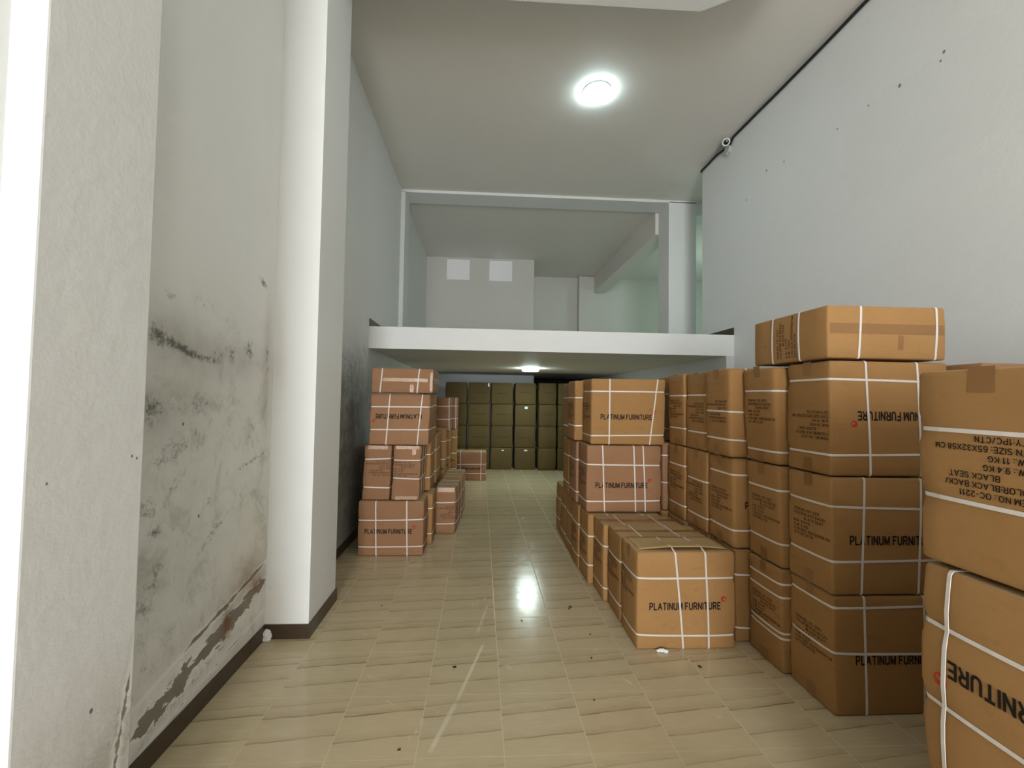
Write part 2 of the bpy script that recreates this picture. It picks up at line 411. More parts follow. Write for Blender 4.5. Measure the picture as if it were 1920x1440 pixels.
# ------------------------------------------------------------------ carton builder
def grid_positions(h, r, n):
    return np.concatenate([[-h, -h+r*.35, -h+r], np.linspace(-h+r, h-r, n)[1:-1], [h-r, h-r*.35, h]])
def self_lift(x, y):
    s_ = np.clip((x-.01)/.31, -1, 1); q = np.clip((y+.125)/.26, 0, 1)
    front = np.clip((y+.140)/.025, 0, 1)
    return (.0015 + .027*(1-s_*s_)*(1-q)**2)*front + .0045*front
class Carton:
    lift = False
    def __init__(s, W, D, H, seed=0, bulge=(.004, .004), sag=.004, wob=.002, lean=(0, 0), pinch=(), r=.010, soft=0):
        s.W, s.D, s.H = W, D, H; s.rng = random.Random(seed); R = s.rng
        s.bx, s.by = bulge; s.sag = sag; s.wob = wob; s.lean = lean; s.pinch = pinch; s.r = r
        s.ph = [R.uniform(0, 6.28) for _ in range(12)]; s.soft = soft
        s.crn = [R.uniform(-1, 1) for _ in range(8)]
    def D3(s, p):
        p = np.asarray(p, float); x, y, z = p[:, 0].copy(), p[:, 1].copy(), p[:, 2].copy()
        u, v, w = 2*x/s.W, 2*y/s.D, 2*z/s.H-1
        cu, cv, cw = np.clip(1-u*u, 0, 1), np.clip(1-v*v, 0, 1), np.clip(1-w*w, 0, 1)
        ph = s.ph; a = s.wob
        nx = x + np.clip(u, -1.2, 1.2)*s.bx*(cv*.7+.3)*cw + a*np.sin(3.1*w+ph[0]+1.2*v)*.6*np.sign(u)*np.abs(u)
        ny = y + np.clip(v, -1.2, 1.2)*s.by*(cu*.7+.3)*cw + a*np.sin(2.9*w+ph[1]+1.5*u)*.6*np.sign(v)*np.abs(v)
        top = np.clip((w+1)/2, 0, 1)
        nz = z - s.sag*cu*cv*top + a*.5*np.sin(2.2*u+ph[2])*np.sin(1.9*v+ph[3])*top*(1-.3*cw)
        for zs in s.pinch:
            k = np.exp(-((z-zs)/.028)**2)*(np.abs(u)**5)*(np.abs(v)**5)*.009
            nx -= np.sign(u)*k; ny -= np.sign(v)*k
        if s.soft:
            k = s.soft*(np.abs(u)**4)*(np.abs(v)**4)*np.clip(w*w, 0, 1)
            nx -= np.sign(u)*k; ny -= np.sign(v)*k*.6
        if s.lift:
            on = z > s.H+.0001
            nz += on*self_lift(x, y)
        nx += s.lean[0]*z; ny += s.lean[1]*z
        return np.stack([nx, ny, nz], 1)
    def body(s, name, mat, parent):
        hx, hy, hz, r = s.W/2, s.D/2, s.H/2, s.r
        G = [grid_positions(h, r, n) for h, n in ((hx, 9), (hy, 7), (hz, 9))]
        zz = list(G[2]) + [q-hz+e for q in s.pinch for e in (-.05, -.022, 0, .022, .05)]
        G[2] = np.array(sorted(z for z in set(np.round(zz, 5)) if -hz <= z <= hz))
        keep = [G[2][0]]
        for z in G[2][1:]:
            if z-keep[-1] > .0025: keep.append(z)
        keep[-1] = hz; G[2] = np.array(keep)
        idx = {}; vs = []; fs = []
        def vid(p):
            k = tuple(round(c, 6) for c in p)
            if k not in idx: idx[k] = len(vs); vs.append(p)
            return idx[k]
        for ax in range(3):
            a, b = [(1, 2), (2, 0), (0, 1)][ax]
            for sg in (-1, 1):
                A, B = G[a], G[b]
                for i in range(len(A)-1):
                    for j in range(len(B)-1):
                        q = []
                        for (ii, jj) in ((i, j), (i+1, j), (i+1, j+1), (i, j+1)):
                            p = [0, 0, 0]; p[ax] = sg*[hx, hy, hz][ax]; p[a] = A[ii]; p[b] = B[jj]; q.append(vid(tuple(p)))
                        fs.append(tuple(q if sg > 0 else q[::-1]))
        v = np.array(vs); c = np.clip(v, [-hx+r, -hy+r, -hz+r], [hx-r, hy-r, hz-r]); d = v-c
        nrm = np.linalg.norm(d, axis=1, keepdims=True); v = c + d/np.maximum(nrm, 1e-9)*r
        v[:, 2] += hz
        return from_vf(name, s.D3(v), fs, mat, parent, True)
    def ring(s, axis, pos, tilt=0, w=.0125, t=.0014, off=.0014, name='strap', mat=None, parent=None, slant=0):
        """axis 'z' horizontal ring at height pos; 'x' ring in the y-z plane at x=pos; 'y' ring in the x-z plane at y=pos"""
        if axis == 'z': ha, hb = s.W/2, s.D/2
        elif axis == 'x': ha, hb = s.D/2, s.H/2
        else: ha, hb = s.W/2, s.H/2
        r = s.r; path = []
        for (cx, cy, a0) in ((ha-r, hb-r, 0), (-ha+r, hb-r, PI/2), (-ha+r, -hb+r, PI), (ha-r, -hb+r, 1.5*PI)):
            for k in range(4):
                a = a0+k*PI/6; path.append((cx+r*math.cos(a), cy+r*math.sin(a), math.cos(a), math.sin(a)))
        full = []
        for i in range(len(path)):
            p, q = path[i], path[(i+1) % len(path)]
            L = math.hypot(q[0]-p[0], q[1]-p[1]); n = max(1, int(L/.05))
            for k in range(n):
                f = k/n; full.append([p[m]+(q[m]-p[m])*f for m in range(4)])
        vs = []; fs = []
        for (a, b, na, nb) in full:
            l = math.hypot(na, nb); na, nb = na/l, nb/l
            if axis != 'z' and abs(nb) > .9: offs = -.0006 if nb > 0 else -.0030
            else: offs = 0
            c0 = pos + tilt*(a/ha) + slant*(b/hb)
            for (o, ww) in ((off, -w/2), (off+t, -w*.42), (off+t, w*.42), (off, w/2)):
                aa, bb, cc = a+na*(o+offs), b+nb*(o+offs), c0+ww
                if axis == 'z': vs.append((aa, bb, cc))
                elif axis == 'x': vs.append((cc, aa, bb+s.H/2))
                else: vs.append((aa, cc, bb+s.H/2))
        n = len(full)
        for i in range(n):
            j = (i+1) % n
            for k in range(4):
                m = (k+1) % 4; fs.append((i*4+k, j*4+k, j*4+m, i*4+m))
        return from_vf(name, s.D3(np.array(vs)), fs, mat or M_STRAP, parent)
    def face_pts(s, face, uv, off=.0016):
        u, v = uv[:, 0], uv[:, 1]; o = np.ones(len(u))
        if face == 'front': P = (u, -(s.D/2+off)*o, v)
        elif face == 'back': P = (-u, (s.D/2+off)*o, v)
        elif face == 'left': P = (-(s.W/2+off)*o, -u, v)
        elif face == 'right': P = ((s.W/2+off)*o, u, v)
        else: P = (u, v, (s.H+off)*o)
        return s.D3(np.stack(P, 1))
    def decal(s, tpl, face, cu, cv, rot, mat, name, parent, off=.0016, mir=1):
        v, f = tpl; c, sn = math.cos(math.radians(rot)), math.sin(math.radians(rot))
        uv = np.stack([v[:, 0]*c - v[:, 1]*sn + cu, v[:, 0]*sn + v[:, 1]*c + cv], 1)
        return from_vf(name, s.face_pts(face, uv, off), f, mat, parent)
    def patch(s, face, u0, u1, v0, v1, mat, name, parent, off=.0009, n=6):
        us, vv = np.linspace(u0, u1, n), np.linspace(v0, v1, n)
        uv = np.array([(a, b) for b in vv for a in us]); f = []
        for j in range(n-1):
            for i in range(n-1): f.append((j*n+i, j*n+i+1, (j+1)*n+i+1, (j+1)*n+i))
        return from_vf(name, s.face_pts(face, uv, off), f, mat, parent, True)

SEED = [0]
def carton(label, x0, y0, z0, W, D, H, hs=(), vx=(), vy=(), texts=(), group=None, mat=None, name='carton', rz=0, tape=(), tilt=0, slant=0, r=.015, lift=False, **kw):
    """x0 left, y0 front, z0 bottom of the carton; hs strap heights; vx / vy offsets of vertical rings from the left / front edge"""
    SEED[0] += 1; sd = SEED[0]; rng = random.Random(sd*7+1)
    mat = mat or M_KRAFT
    root = thing(name, label, 'box', (x0+W/2, y0+D/2, z0), math.radians(rz), group)
    c = Carton(W, D, H-.005, sd, pinch=hs, r=r, **kw)
    c.lift = lift
    c.body('body', mat, root)
    for h in hs: c.ring('z', h, rng.uniform(-.006, .006)+tilt, parent=root)
    for q in vx:
        p, sl = q if isinstance(q, tuple) else (q, rng.uniform(-.005, .005)+slant)
        c.ring('x', p-W/2, 0, slant=sl, off=.0020, parent=root)
    for q in vy:
        p, sl = q if isinstance(q, tuple) else (q, rng.uniform(-.005, .005))
        c.ring('y', p-D/2, 0, slant=sl, off=.0020, parent=root)
    for (kind, face, cu, cv, rot) in texts:
        if kind == 'brand':
            c.decal(brand(), face, cu, cv, rot, M_INK, 'brand_lettering', root)
            k, s_ = math.cos(math.radians(rot)), math.sin(math.radians(rot))
            c.decal(logo_mesh(), face, cu+k*.262-s_*.044, cv+s_*.262+k*.044, rot, M_RED, 'logo', root)
        elif kind == 'info': c.decal(infob(), face, cu, cv, rot, M_INKF, 'printed_details', root)
        elif kind == 'infon': c.decal(infon(), face, cu, cv, rot, M_INK, 'printed_details', root)
    for (face, u0, u1, v0, v1, m) in tape:
        c.patch(face, u0, u1, v0, v1, m, 'packing_tape', root)
    return root, c

# ================================================================== THE ROOM
XL, XR, ZC = -1.432, 3.348, 5.23
YF = -7.0      # shop front, behind the camera
# floor
sbox('floor', -1.9, 8.2, YF, 13.5, -.12, 0, M_FLOOR)
sbox('street_pavement', -12, 14, YF-9, YF-.001, -.20, -.06, simple('grey pavement', (.42, .41, .40), .8), kind='structure')
# ceiling
sbox('ceiling', -1.9, 8.2, YF, 13.5, ZC, ZC+.2, M_CEIL)
# left side, near to far
sbox('wall_entrance', -1.60, -1.232, YF, 1.114, 0, ZC, M_WHITE)
sbox('trim_1', -1.60, -1.14, 1.114, 1.487, 0, ZC, M_PIL1, .006)
sbox('wall_recess', -1.60, XL, 1.487, 2.955, 0, ZC, M_RECESS)
sbox('trim_2', -1.60, -1.14, 2.955, 3.48, 0, ZC, M_PIL2, .004)
sbox('wall_left', -1.60, XL+.006, 3.48, 13.4, 0, ZC, M_FARWALL)
# right side
sbox('wall_right', XR, XR+.22, YF, 6.15, 0, ZC, M_RIGHT, .004)
# shop front wall with the big opening the daylight enters by
sbox('wall_front_lintel', -1.6, XR+.2, YF-.2, YF, 4.0, ZC, M_WHITE)
sbox('wall_front', .72, XR+.2, YF-.2, YF, 0, 4.0, M_WHITE)
# mezzanine
ZB, ZT = 2.255, 2.535
bm = bmesh.new(); box_bm(bm, XL+.006, XR, 5.35, 6.15, ZB, ZT)
from_bm('mezzanine_slab', bm, M_WHITE, kind='structure')
sbox('mezzanine_floor_slab', XL+.006, 8.0, 6.15, 12.4, ZB, ZT, M_CEIL)
sbox('wall_under_mezzanine', XR-.105, XR+.22, 5.352, 13.0, 0, ZB, M_UNDER)
# under-mezzanine back wall with a high dark opening at its right
sbox('wall_back_lower', XL, 1.40, 10.95, 11.15, 0, ZB, M_UNDER)
sbox('wall_back_lower_sill', 1.40, XR, 10.95, 11.15, 0, 1.98, M_UNDER)
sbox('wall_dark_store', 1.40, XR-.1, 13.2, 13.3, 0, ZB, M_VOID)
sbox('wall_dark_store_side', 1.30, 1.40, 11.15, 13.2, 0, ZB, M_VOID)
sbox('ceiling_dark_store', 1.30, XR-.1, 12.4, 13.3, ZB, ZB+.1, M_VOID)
# portal frame at the back of the first bay
sbox('beam_upper', XL, 8.0, 7.18, 7.60, 5.185, ZC+.01, M_WHITE, .004)
sbox('trim_3', XL, -1.355, 7.18, 7.60, ZT, 5.20, M_WHITE, .004)
sbox('column_upper', 3.30, 3.80, 7.18, 7.62, ZT, 5.21, M_WHITE, .008)
sbox('beam_upper_side', 3.80, 8.0, 7.20, 7.60, 4.98, 5.20, M_WHITE, .004)
sbox('beam_upper_depth', 3.24, 3.60, 7.62, 12.0, 4.78, ZC+.01, M_CEIL, .004)
# upper storey back walls
W1Y, W2Y = 10.62, 12.1
def upper_back():
    bm = bmesh.new()
    zs = (4.655, 5.19); xs = [(-.918, -.334), (.172, .762)]
    box_bm(bm, XL, 1.328, W1Y, W1Y+.14, ZT, zs[0])
    edges = [XL, xs[0][0], xs[0][1], xs[1][0], xs[1][1], 1.328]
    for a, b in ((0, 1), (2, 3), (4, 5)): box_bm(bm, edges[a], edges[b], W1Y, W1Y+.14, zs[0], ZC)
    for a, b in xs: box_bm(bm, a, b, W1Y, W1Y+.14, zs[1], ZC)
    box_bm(bm, 1.19, 1.328, W1Y+.14, W2Y, ZT, ZC)
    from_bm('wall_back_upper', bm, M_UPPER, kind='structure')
    for k, (a, b) in enumerate(xs):
        r = bpy.data.objects.new('window_%d' % (k+1), None); COL.objects.link(r); r['kind'] = 'structure'; r.location = (0, 0, 0)
        sbox('pane', a, b, W1Y+.035, W1Y+.05, zs[0], zs[1], M_PANE, parent=r)
upper_back()
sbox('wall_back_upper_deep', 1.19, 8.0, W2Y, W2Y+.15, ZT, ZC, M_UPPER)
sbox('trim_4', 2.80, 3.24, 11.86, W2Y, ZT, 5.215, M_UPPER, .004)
sbox('wall_upper_right', 8.0, 8.15, 6.15, 12.3, ZT, ZC, M_UPPER)
sbox('wall_upper_return', XR+.22, 8.0, 6.0, 6.15, ZT, ZC, M_WHITE)
# dropped beam near the camera, right end cut at an angle
def poly_prism(name, pts, z0, z1, mat):
    bm = bmesh.new()
    a = [bm.verts.new((x, y, z0)) for x, y in pts]; b = [bm.verts.new((x, y, z1)) for x, y in pts]
    bm.faces.new(a[::-1]); bm.faces.new(b)
    for i in range(len(pts)):
        j = (i+1) % len(pts); bm.faces.new((a[i], a[j], b[j], b[i]))
    return from_bm(name, bm, mat, kind='structure')
poly_prism('beam_front', [(XL, 2.3), (2.25, 2.3), (2.25, 3.0), (1.94, 3.19), (1.775, 3.29), (XL, 3.312)], 4.9, ZC+.01, M_WHITE)

# skirting
BH = .096
def skirt(name, x0, x1, y0, y1, z0=0, h=BH):
    return sbox(name, x0, x1, y0, y1, z0, z0+h, M_BASE, .002)
skirt('baseboard_recess', XL, XL+.012, 1.487, 2.943)
skirt('baseboard_pilaster_front', XL, -1.128, 2.943, 2.955)
skirt('baseboard_pilaster_side', -1.14, -1.128, 2.955, 3.492)
skirt('baseboard_left', XL, XL+.018, 3.492, 10.9)
skirt('baseboard_mezzanine_left', XL+.006, XL+.018, 5.352, 7.18, ZT, .10)
skirt('baseboard_mezzanine_right', XR-.012, XR, 5.352, 6.15, ZT, .10)
bm = bmesh.new()
bmesh.ops.create_icosphere(bm, subdivisions=3, radius=.034, matrix=Matrix.Translation((-1.405, 2.93, .03)) @ Matrix.Diagonal((.9, .55, 1.25, 1)))
rr = random.Random(4)
for v in bm.verts: v.co += Vector((rr.uniform(-1, 1), rr.uniform(-1, 1), rr.uniform(-1, 1)))*.006
tag(from_bm('plaster_lump', bm, M_LUMP), 'white plaster lump stuck over the dark skirting corner beside the pillar', 'plaster')

# ================================================================== LAMPS, CAMERA, CABLE
def ceiling_lamp(label, x, y, z, r, mat):
    t = thing('ceiling_lamp', label, 'lamp', (x, y, z), 0, 'round ceiling lamps')
    bm = bmesh.new(); lathe(bm, [(0, -.001), (r*.97, -.001), (r*1.0, -.004), (r*1.0, -.018), (r*.97, -.020), (0, -.020)], 48)
    from_bm('rim', bm, M_RIM, t, True)
    bm = bmesh.new(); lathe(bm, [(0, -.068), (r*.5, -.067), (r*.88, -.063), (r*.985, -.054), (r*1.0, -.040), (r*.985, -.021)], 48)
    from_bm('diffuser', bm, mat, t, True)
ceiling_lamp('round lit lamp on the high ceiling, above the mezzanine edge', 1.286, 4.67, ZC, .165, M_LAMP)
ceiling_lamp('round lit lamp under the mezzanine slab, above the aisle', .99, 8.29, ZB, .165, M_LAMP2)

pts = []
for (y, z) in ((1.2, 5.195), (2.4, 5.19), (3.387, 5.195), (3.812, 5.188), (4.389, 5.19), (4.9, 5.20), (5.326, 5.205), (5.42, 5.150), (5.52, 5.165), (5.75, 5.19), (6.0, 5.185), (6.13, 5.19)):
    pts.append((XR-.018, y, z))
sm = []
for i in range(len(pts)-1):
    for k in range(5):
        f = k/5; sm.append(tuple(pts[i][m]+(pts[i+1][m]-pts[i][m])*(f*f*(3-2*f) if m == 2 else f) for m in range(3)))
sm.append(pts[-1]); sm.append((XR-.018, 6.145, 5.165))
tag(tube('cable', sm, .015, M_BLACK), 'black cable running along the top of the right wall', 'cable')
t = thing('security_camera', 'small white security camera at the top of the right wall', 'camera', (3.26, 5.38, 5.165))
bm = bmesh.new(); lathe(bm, [(0, .045), (.030, .043), (.045, .030), (.050, .0), (.050, -.055), (.044, -.062), (.036, -.060), (.034, -.052), (0, -.052)], 32)
o = from_bm('housing', bm, M_PLAST, t, True)
aim = Vector((-2.4, -4.4, -3.0)).normalized()
rot = (-aim).to_track_quat('Z', 'Y'); o.rotation_euler = rot.to_euler()
bm = bmesh.new(); lathe(bm, [(0, -.060), (.020, -.059), (.031, -.056), (.033, -.050)], 24); o2 = from_bm('lens', bm, M_LENS, t, True); o2.rotation_euler = rot.to_euler()
tube('bracket', [(0, 0, .02), (.02, .01, .045), (.05, .02, .055), (.085, .03, .03)], .012, M_PLAST, t)
t = thing('junction_box', 'small grey junction box on the right wall, below the security camera', 'box', (XR, 5.44, 5.09))
bm = bmesh.new(); cyl_bm(bm, (-.022, 0, .01), .055, .05, .044, 24, 'X'); from_bm('housing', bm, M_GREYP, t)
bm = bmesh.new(); cyl_bm(bm, (-.03, .0, -.05), .014, .014, .03, 12, 'Z'); from_bm('gland', bm, M_GREYP, t)

# ================================================================== CARTONS
GR = 'strapped cartons stacked along the right'
GL = 'strapped cartons stacked along the left wall'
GT = 'strapped cartons in the middle row'
GB = 'plain cartons along the back'
W, D = .673, .318
def tp(c=.0, d=.33, H=.628, w=.06):      # end-face tape tongues on a left face
    return (('left', -w/2+c, w/2+c, H-.075, H-.004, M_TAPE), ('left', -w/2+c, w/2+c, .004, .08, M_TAPE))

# --- right row, from the nearest stack inwards
H = .627
carton('bottom strapped carton of the right row stack nearest the camera', 1.895, 2.16, 0, W, D, H, (.32, .565), (.17, .50), group=GR,
       texts=[('brand', 'front', .02, .29, 0), ('info', 'left', .02, .33, 0)], tape=tp())
carton('third-from-top carton of the nearest right row stack, its brand lettering upright', 1.885, 2.155, .630, W, D, H, (.18, .46), ((.17, .012), (.49, .012)), group=GR,
       texts=[('brand', 'front', 0, .29, 0), ('info', 'left', .02, .33, 0)], tape=tp())
carton('carton with upside-down lettering and red logo under the flat-lying top carton', 1.878, 2.15, 1.260, W, D, H, (.117, .517), ((.21, -.01), (.50, -.008)), group=GR,
       texts=[('brand', 'front', .055, .325, 180), ('info', 'left', .02, .27, 180)], tape=tp())
carton('flat-lying carton on the very top of the right row, nothing above it', 1.858, 2.14, 1.894, W, .60, .293, (), ((.18, .008), (.615, .006)), (.20, .42), group=GR,
       texts=[('info', 'left', -.0, .15, 90)], mat=M_KRAFT, tape=[('front', -.322, .322, .135, .190, M_TAPE), ('front', .06, .09, .05, .13, M_TAPE)], sag=.006, r=.012)
carton('floor-level carton with four close bands, behind the nearest right stack', 1.862, 2.492, 0, W, D, H, (.205, .245, .46, .54), (.18, .5), group=GR,
       texts=[('info', 'left', .02, .33, 0)], tape=tp(), lean=(-.02, 0), r=.02)
carton('middle carton of the second right row stack, details printed upright on its end', 1.860, 2.495, .630, W, D, H, (.14, .475), (.18, .5), group=GR,
       texts=[('info', 'left', .03, .33, 0)], tape=tp(), lean=(-.03, 0), r=.022)
carton('third-level carton of the second right row stack, under the flat-lying top carton', 1.835, 2.492, 1.260, W, D, H-.01, (.08, .46), (.18, .5), group=GR,
       texts=[('info', 'left', .03, .33, 0)], tape=tp(), lean=(-.04, 0), r=.028, soft=.008)
carton('floor-level carton of the right row beside the right side of the front aisle carton', 1.782, 2.835, 0, W, D, H, (.09, .455), (.2, .5), group=GR, texts=[('info', 'left', 0, .30, 0)])
carton('middle carton of the third right row stack showing a lone letter P', 1.765, 2.835, .630, W, D, H, (.125, .51), (.15, .5), group=GR,
       texts=[('info', 'left', .02, .31, 0), ('brand', 'front', -.012, .30, 0)], tape=tp(), r=.026)
carton('top carton of the third right row stack, jutting out with a slanting band', 1.738, 2.825, 1.260, W, D, H+.005, (.11, .31), (.13, .5), group=GR,
       texts=[('info', 'left', .0, .32, 180)], tape=tp(), lean=(-.01, 0), tilt=-.012, r=.026, soft=.006)
carton('floor-level carton of the fourth right row stack, behind the front aisle carton', 1.78, 3.168, 0, W, D, H, (.1, .45), (.18, .5), group=GR)
carton('middle carton of the fourth right row stack with wide unprinted upper half', 1.76, 3.168, .630, W, D, H, (.105, .39), (.18, .5), group=GR, texts=[('info', 'left', -.02, .29, 180)], tape=tp())
carton('top carton of the fourth right row stack, partly behind the jutting one', 1.76, 3.168, 1.260, W, D, H, (.14, .44), (.18, .5), group=GR, texts=[('info', 'left', -.0, .30, 180)], tape=tp())
carton('floor-level carton of the fifth right row stack, hidden behind the aisle cartons', 1.755, 3.50, 0, W, D, H, (.1, .45), (.18, .5), group=GR)
carton('middle carton of the fifth right row stack, right of a gap', 1.75, 3.50, .630, W, D-.01, H, (.12, .465), (.18, .5), group=GR, texts=[('info', 'left', .02, .32, 0)], tape=tp())
carton('top carton of the fifth right row stack beside the dark gap', 1.758, 3.51, 1.260, W, D-.02, H, (.145, .44), (.18, .5), group=GR, texts=[('info', 'left', .02, .32, 0)], tape=tp(), lean=(-.025, 0))
carton('floor-level carton standing under the greyish one at the end of the gap', 1.70, 3.84, 0, W, D, H, (.12, .45), (.18, .5), group=GR)
carton('greyish carton seen at the end of the narrow gap right of the brand-lettered pair', 1.712, 3.84, .630, W, D, H, (.25, .51), (.18, .5), group=GR, mat=M_KRAFTR)
carton('tall-stack carton just visible over the top right corner of the brand-lettered pair', 1.82, 3.86, 1.260, W, D, H, (.12, .45), (.18, .5), group=GR)
# second row against the right wall
carton('carton against the right wall whose banded top edge shows right of the flat-lying carton', 2.60, 2.62, 1.260, W, D, H, (.12, .5), (.20, .5), group=GR, mat=M_KRAFTR)
carton('middle carton of the stack against the right wall behind the nearest stack', 2.60, 2.62, .630, W, D, H, (.12, .5), (.22, .5), group=GR)
carton('floor-level carton of the stack against the right wall behind the nearest stack', 2.60, 2.62, 0, W, D, H, (.12, .5), (.22, .5), group=GR)
carton('dark-edged carton peeping over the printed carton at the right edge, by the wall', 2.60, 2.03, 1.26, W, D, H-.008, (.12, .5), (.3, .5), group=GR, mat=M_KRAFTR,)
carton('middle carton by the right wall beneath the dark-edged one', 2.60, 2.03, .630, W, D, H, (.12, .5), (.22, .5), group=GR)
carton('floor-level carton by the right wall beneath the dark-edged one', 2.60, 2.03, 0, W, D, H, (.12, .5), (.22, .5), group=GR)
# foreground stack at the right edge of the photograph
carton('carton at the right edge printed with the chair item number and carton size', 1.362, .895, 1.186, W, .338, .571, (.19, .395), (.2, .5), group=GR,
       texts=[('infon', 'left', -.001, .298, 180)], bulge=(.010, .006), tape=[('left', -.03, .03, .50, .571, M_TAPE)])
carton('carton at the right edge with upside-down lettering and a red ring logo', 1.358, .560, .560, .338, .675, .617, (.212, .446), (), ((.605, -.012), (.17, -.01)), group=GR,
       texts=[('brand', 'left', -.015, .335, 180)], bulge=(.010, .006), soft=.012, r=.014)
carton('lowest carton of the stack at the right edge, under the red ring logo carton', 1.372, .60, 0, .325, .60, .555, (.12, .42), (), (.15, .45), group=GR)

for (x, w_, k, z, h_, lab) in ((1.715, .61, 0, 0, .585, 'added unseen floor-level carton right of the red ring logo carton'), (1.715, .61, 1, .588, .583, 'added unseen second-level carton right of the red ring logo carton'),
                             (2.052, .275, 2, 1.178, .60, 'added unseen narrow carton right of the carton printed with the chair item number'),
                             (2.345, .49, 0, 0, .595, 'added unseen floor-level carton two places right of the red ring logo carton'), (2.345, .49, 1, .60, .595, 'added unseen second-level carton two places right of the red ring logo carton'),
                             (2.345, .49, 2, 1.20, .60, 'added unseen top-level carton two places right of the chair item carton'),
                             (2.855, .47, 0, 0, .595, 'added unseen floor-level carton by the right wall, at the right edge stack'), (2.855, .47, 1, .60, .595, 'added unseen second-level carton by the right wall, at the right edge stack'),
                             (2.855, .47, 2, 1.20, .60, 'added unseen top-level carton by the right wall, at the right edge stack')):
    carton(lab, x, .60, z, w_, .62, h_, (.12, .45), (.1, w_-.1), group=GR)  # unseen cartons, added to block light into the pocket behind them
# --- middle row on the aisle
def f1():
    root, c = carton('front carton of the aisle row with a half-open top flap', 1.062, 2.763, 0, W-.002, .310, .640, (.092, .466), ((.285, -.028), (.475, -.012)), group=GT,
                     texts=[('brand', 'front', -.012, .285, 0), ('info', 'left', -.02, .38, 0)], tape=[('left', -.03, .03, .55, .636, M_TAPE)], bulge=(.008, .005), sag=.006, lift=True)
    n, m = 18, 8; vs = []; fs = []
    for j in range(m):
        for i in range(n):
            s_ = -1+2*i/(n-1); q = j/(m-1)
            x = s_*.312+.01; y = -.102 - .016*(1-s_*s_)*(1-q) + q*.258
            vs.append((x, y, c.H + .0004 + float(self_lift(np.array(x), np.array(max(y, -.125)))) - .0055))
    for j in range(m-1):
        for i in range(n-1): fs.append((j*n+i, j*n+i+1, (j+1)*n+i+1, (j+1)*n+i))
    o = from_vf('flap', vs, fs, M_FLAP, root, True)
    md = o.modifiers.new('thick', 'SOLIDIFY'); md.thickness = .003; md.offset = 1
f1()
carton('second carton of the aisle row, flat top directly behind the open flap', 1.060, 3.092, 0, W, .306, .634, (.115, .44), (.17, .46), group=GT, texts=[('info', 'left', 0, .35, 0)],
       tape=[('top', -.335, .335, -.025, .025, M_TAPE)])
carton('third carton of the aisle row, its top right in front of the brand-lettered pair', 1.030, 3.418, 0, W, .304, .622, (.10, .44), (.18, .49), group=GT, texts=[('info', 'left', 0, .35, 0)],
       tape=[('top', -.335, .335, -.03, .03, M_TAPE)])
carton('floor-level carton under the brand-lettered pair of the middle row', .985, 3.738, 0, W, D-.006, .616, (.17, .42), (.18, .5), group=GT, texts=[('info', 'left', 0, .3, 0)])
carton('lower of the two brand-lettered cartons above the aisle row', .985, 3.80, .622, .695, D, .612, (.10, .43), ((.155, -.012), (.445, -.01), (.535, -.012)), group=GT, mat=M_KRAFTR,
       texts=[('brand', 'front', -.025, .245, 0), ('info', 'left', .0, .3, 0)])
carton('upper of the two brand-lettered cartons, topmost in the middle row', 1.018, 3.80, 1.238, .695, D, .612, (.085, .49), ((.17, .0), (.585, .035)), group=GT, mat=M_KRAFT,
       texts=[('brand', 'front', -.02, .255, 0), ('info', 'left', .0, .3, 0)], lean=(.01, 0))
carton('floor-level carton one place behind the brand-lettered pair', .975, 4.07, 0, W, D-.012, .616, (.12, .42), (.18, .5), group=GT, texts=[('info', 'left', 0, .3, 0)])
carton('second-level carton one place behind the lower brand-lettered carton', .965, 4.14, .622, W, D, .612, (.10, .43), (.18, .5), group=GT, mat=M_KRAFTR, texts=[('info', 'left', .0, .3, 0)])
carton('top-level carton jutting out left behind the upper brand-lettered carton', .945, 4.14, 1.238, W, D, .605, (.15, .43), (.1, .5), group=GT, mat=M_KRAFT, texts=[('info', 'left', .0, .3, 0)])
carton('floor-level carton three places from the far end of the middle row', .985, 4.402, 0, W, D-.012, .616, (.12, .42), (.18, .5), group=GT)
carton('second-level carton at the far end of the middle row', .965, 4.475, .622, W, D, .60, (.12, .42), (.18, .5), group=GT)
carton('top-level carton at the far end of the middle row', .955, 4.475, 1.238, W, D, .59, (.12, .42), (.18, .5), group=GT, mat=M_KRAFTR)
carton('last but one floor-level carton of the middle row', .99, 4.734, 0, W, D-.012, .612, (.12, .42), (.18, .5), group=GT)
carton('floor-level carton ending the middle row, its rounded end facing the aisle', .995, 5.066, 0, W, D-.012, .606, (.18, .42), (.18, .5), group=GT, soft=.012)

# --- left wall stack
carton('bottom carton of the left stack with upright lettering, standing on the floor', -1.238, 4.42, 0, .668, D, .567, (.096, .37), ((.185, -.008), (.50, -.008)), group=GL, mat=M_KRAFTR,
       texts=[('brand', 'front', -.02, .255, 0)], bulge=(.012, .008))
carton('left one of two upright cartons side by side in the left stack', -1.214, 4.44, .569, .282, .42, .568, (.13, .426), (), (.12, .3), group=GL, mat=M_KRAFTR, lean=(.03, 0), bulge=(.003, .004),
       texts=[('info', 'front', .01, .33, 180)], tape=[('front', -.10, .10, .525, .564, M_CLEAR), ('right', -.15, .1, .5, .56, M_CLEAR)])
carton('right one of two upright cartons side by side in the left stack', -.912, 4.44, .569, .288, .42, .568, (.224, .415), (), (.12, .3), group=GL, mat=M_KRAFTR, lean=(.03, 0),
       texts=[('info', 'front', -.01, .32, 0)], tape=[('front', -.12, .12, .53, .564, M_CLEAR), ('front', .05, .09, .47, .53, M_CLEAR), ('front', -.1, .12, .004, .04, M_CLEAR)])
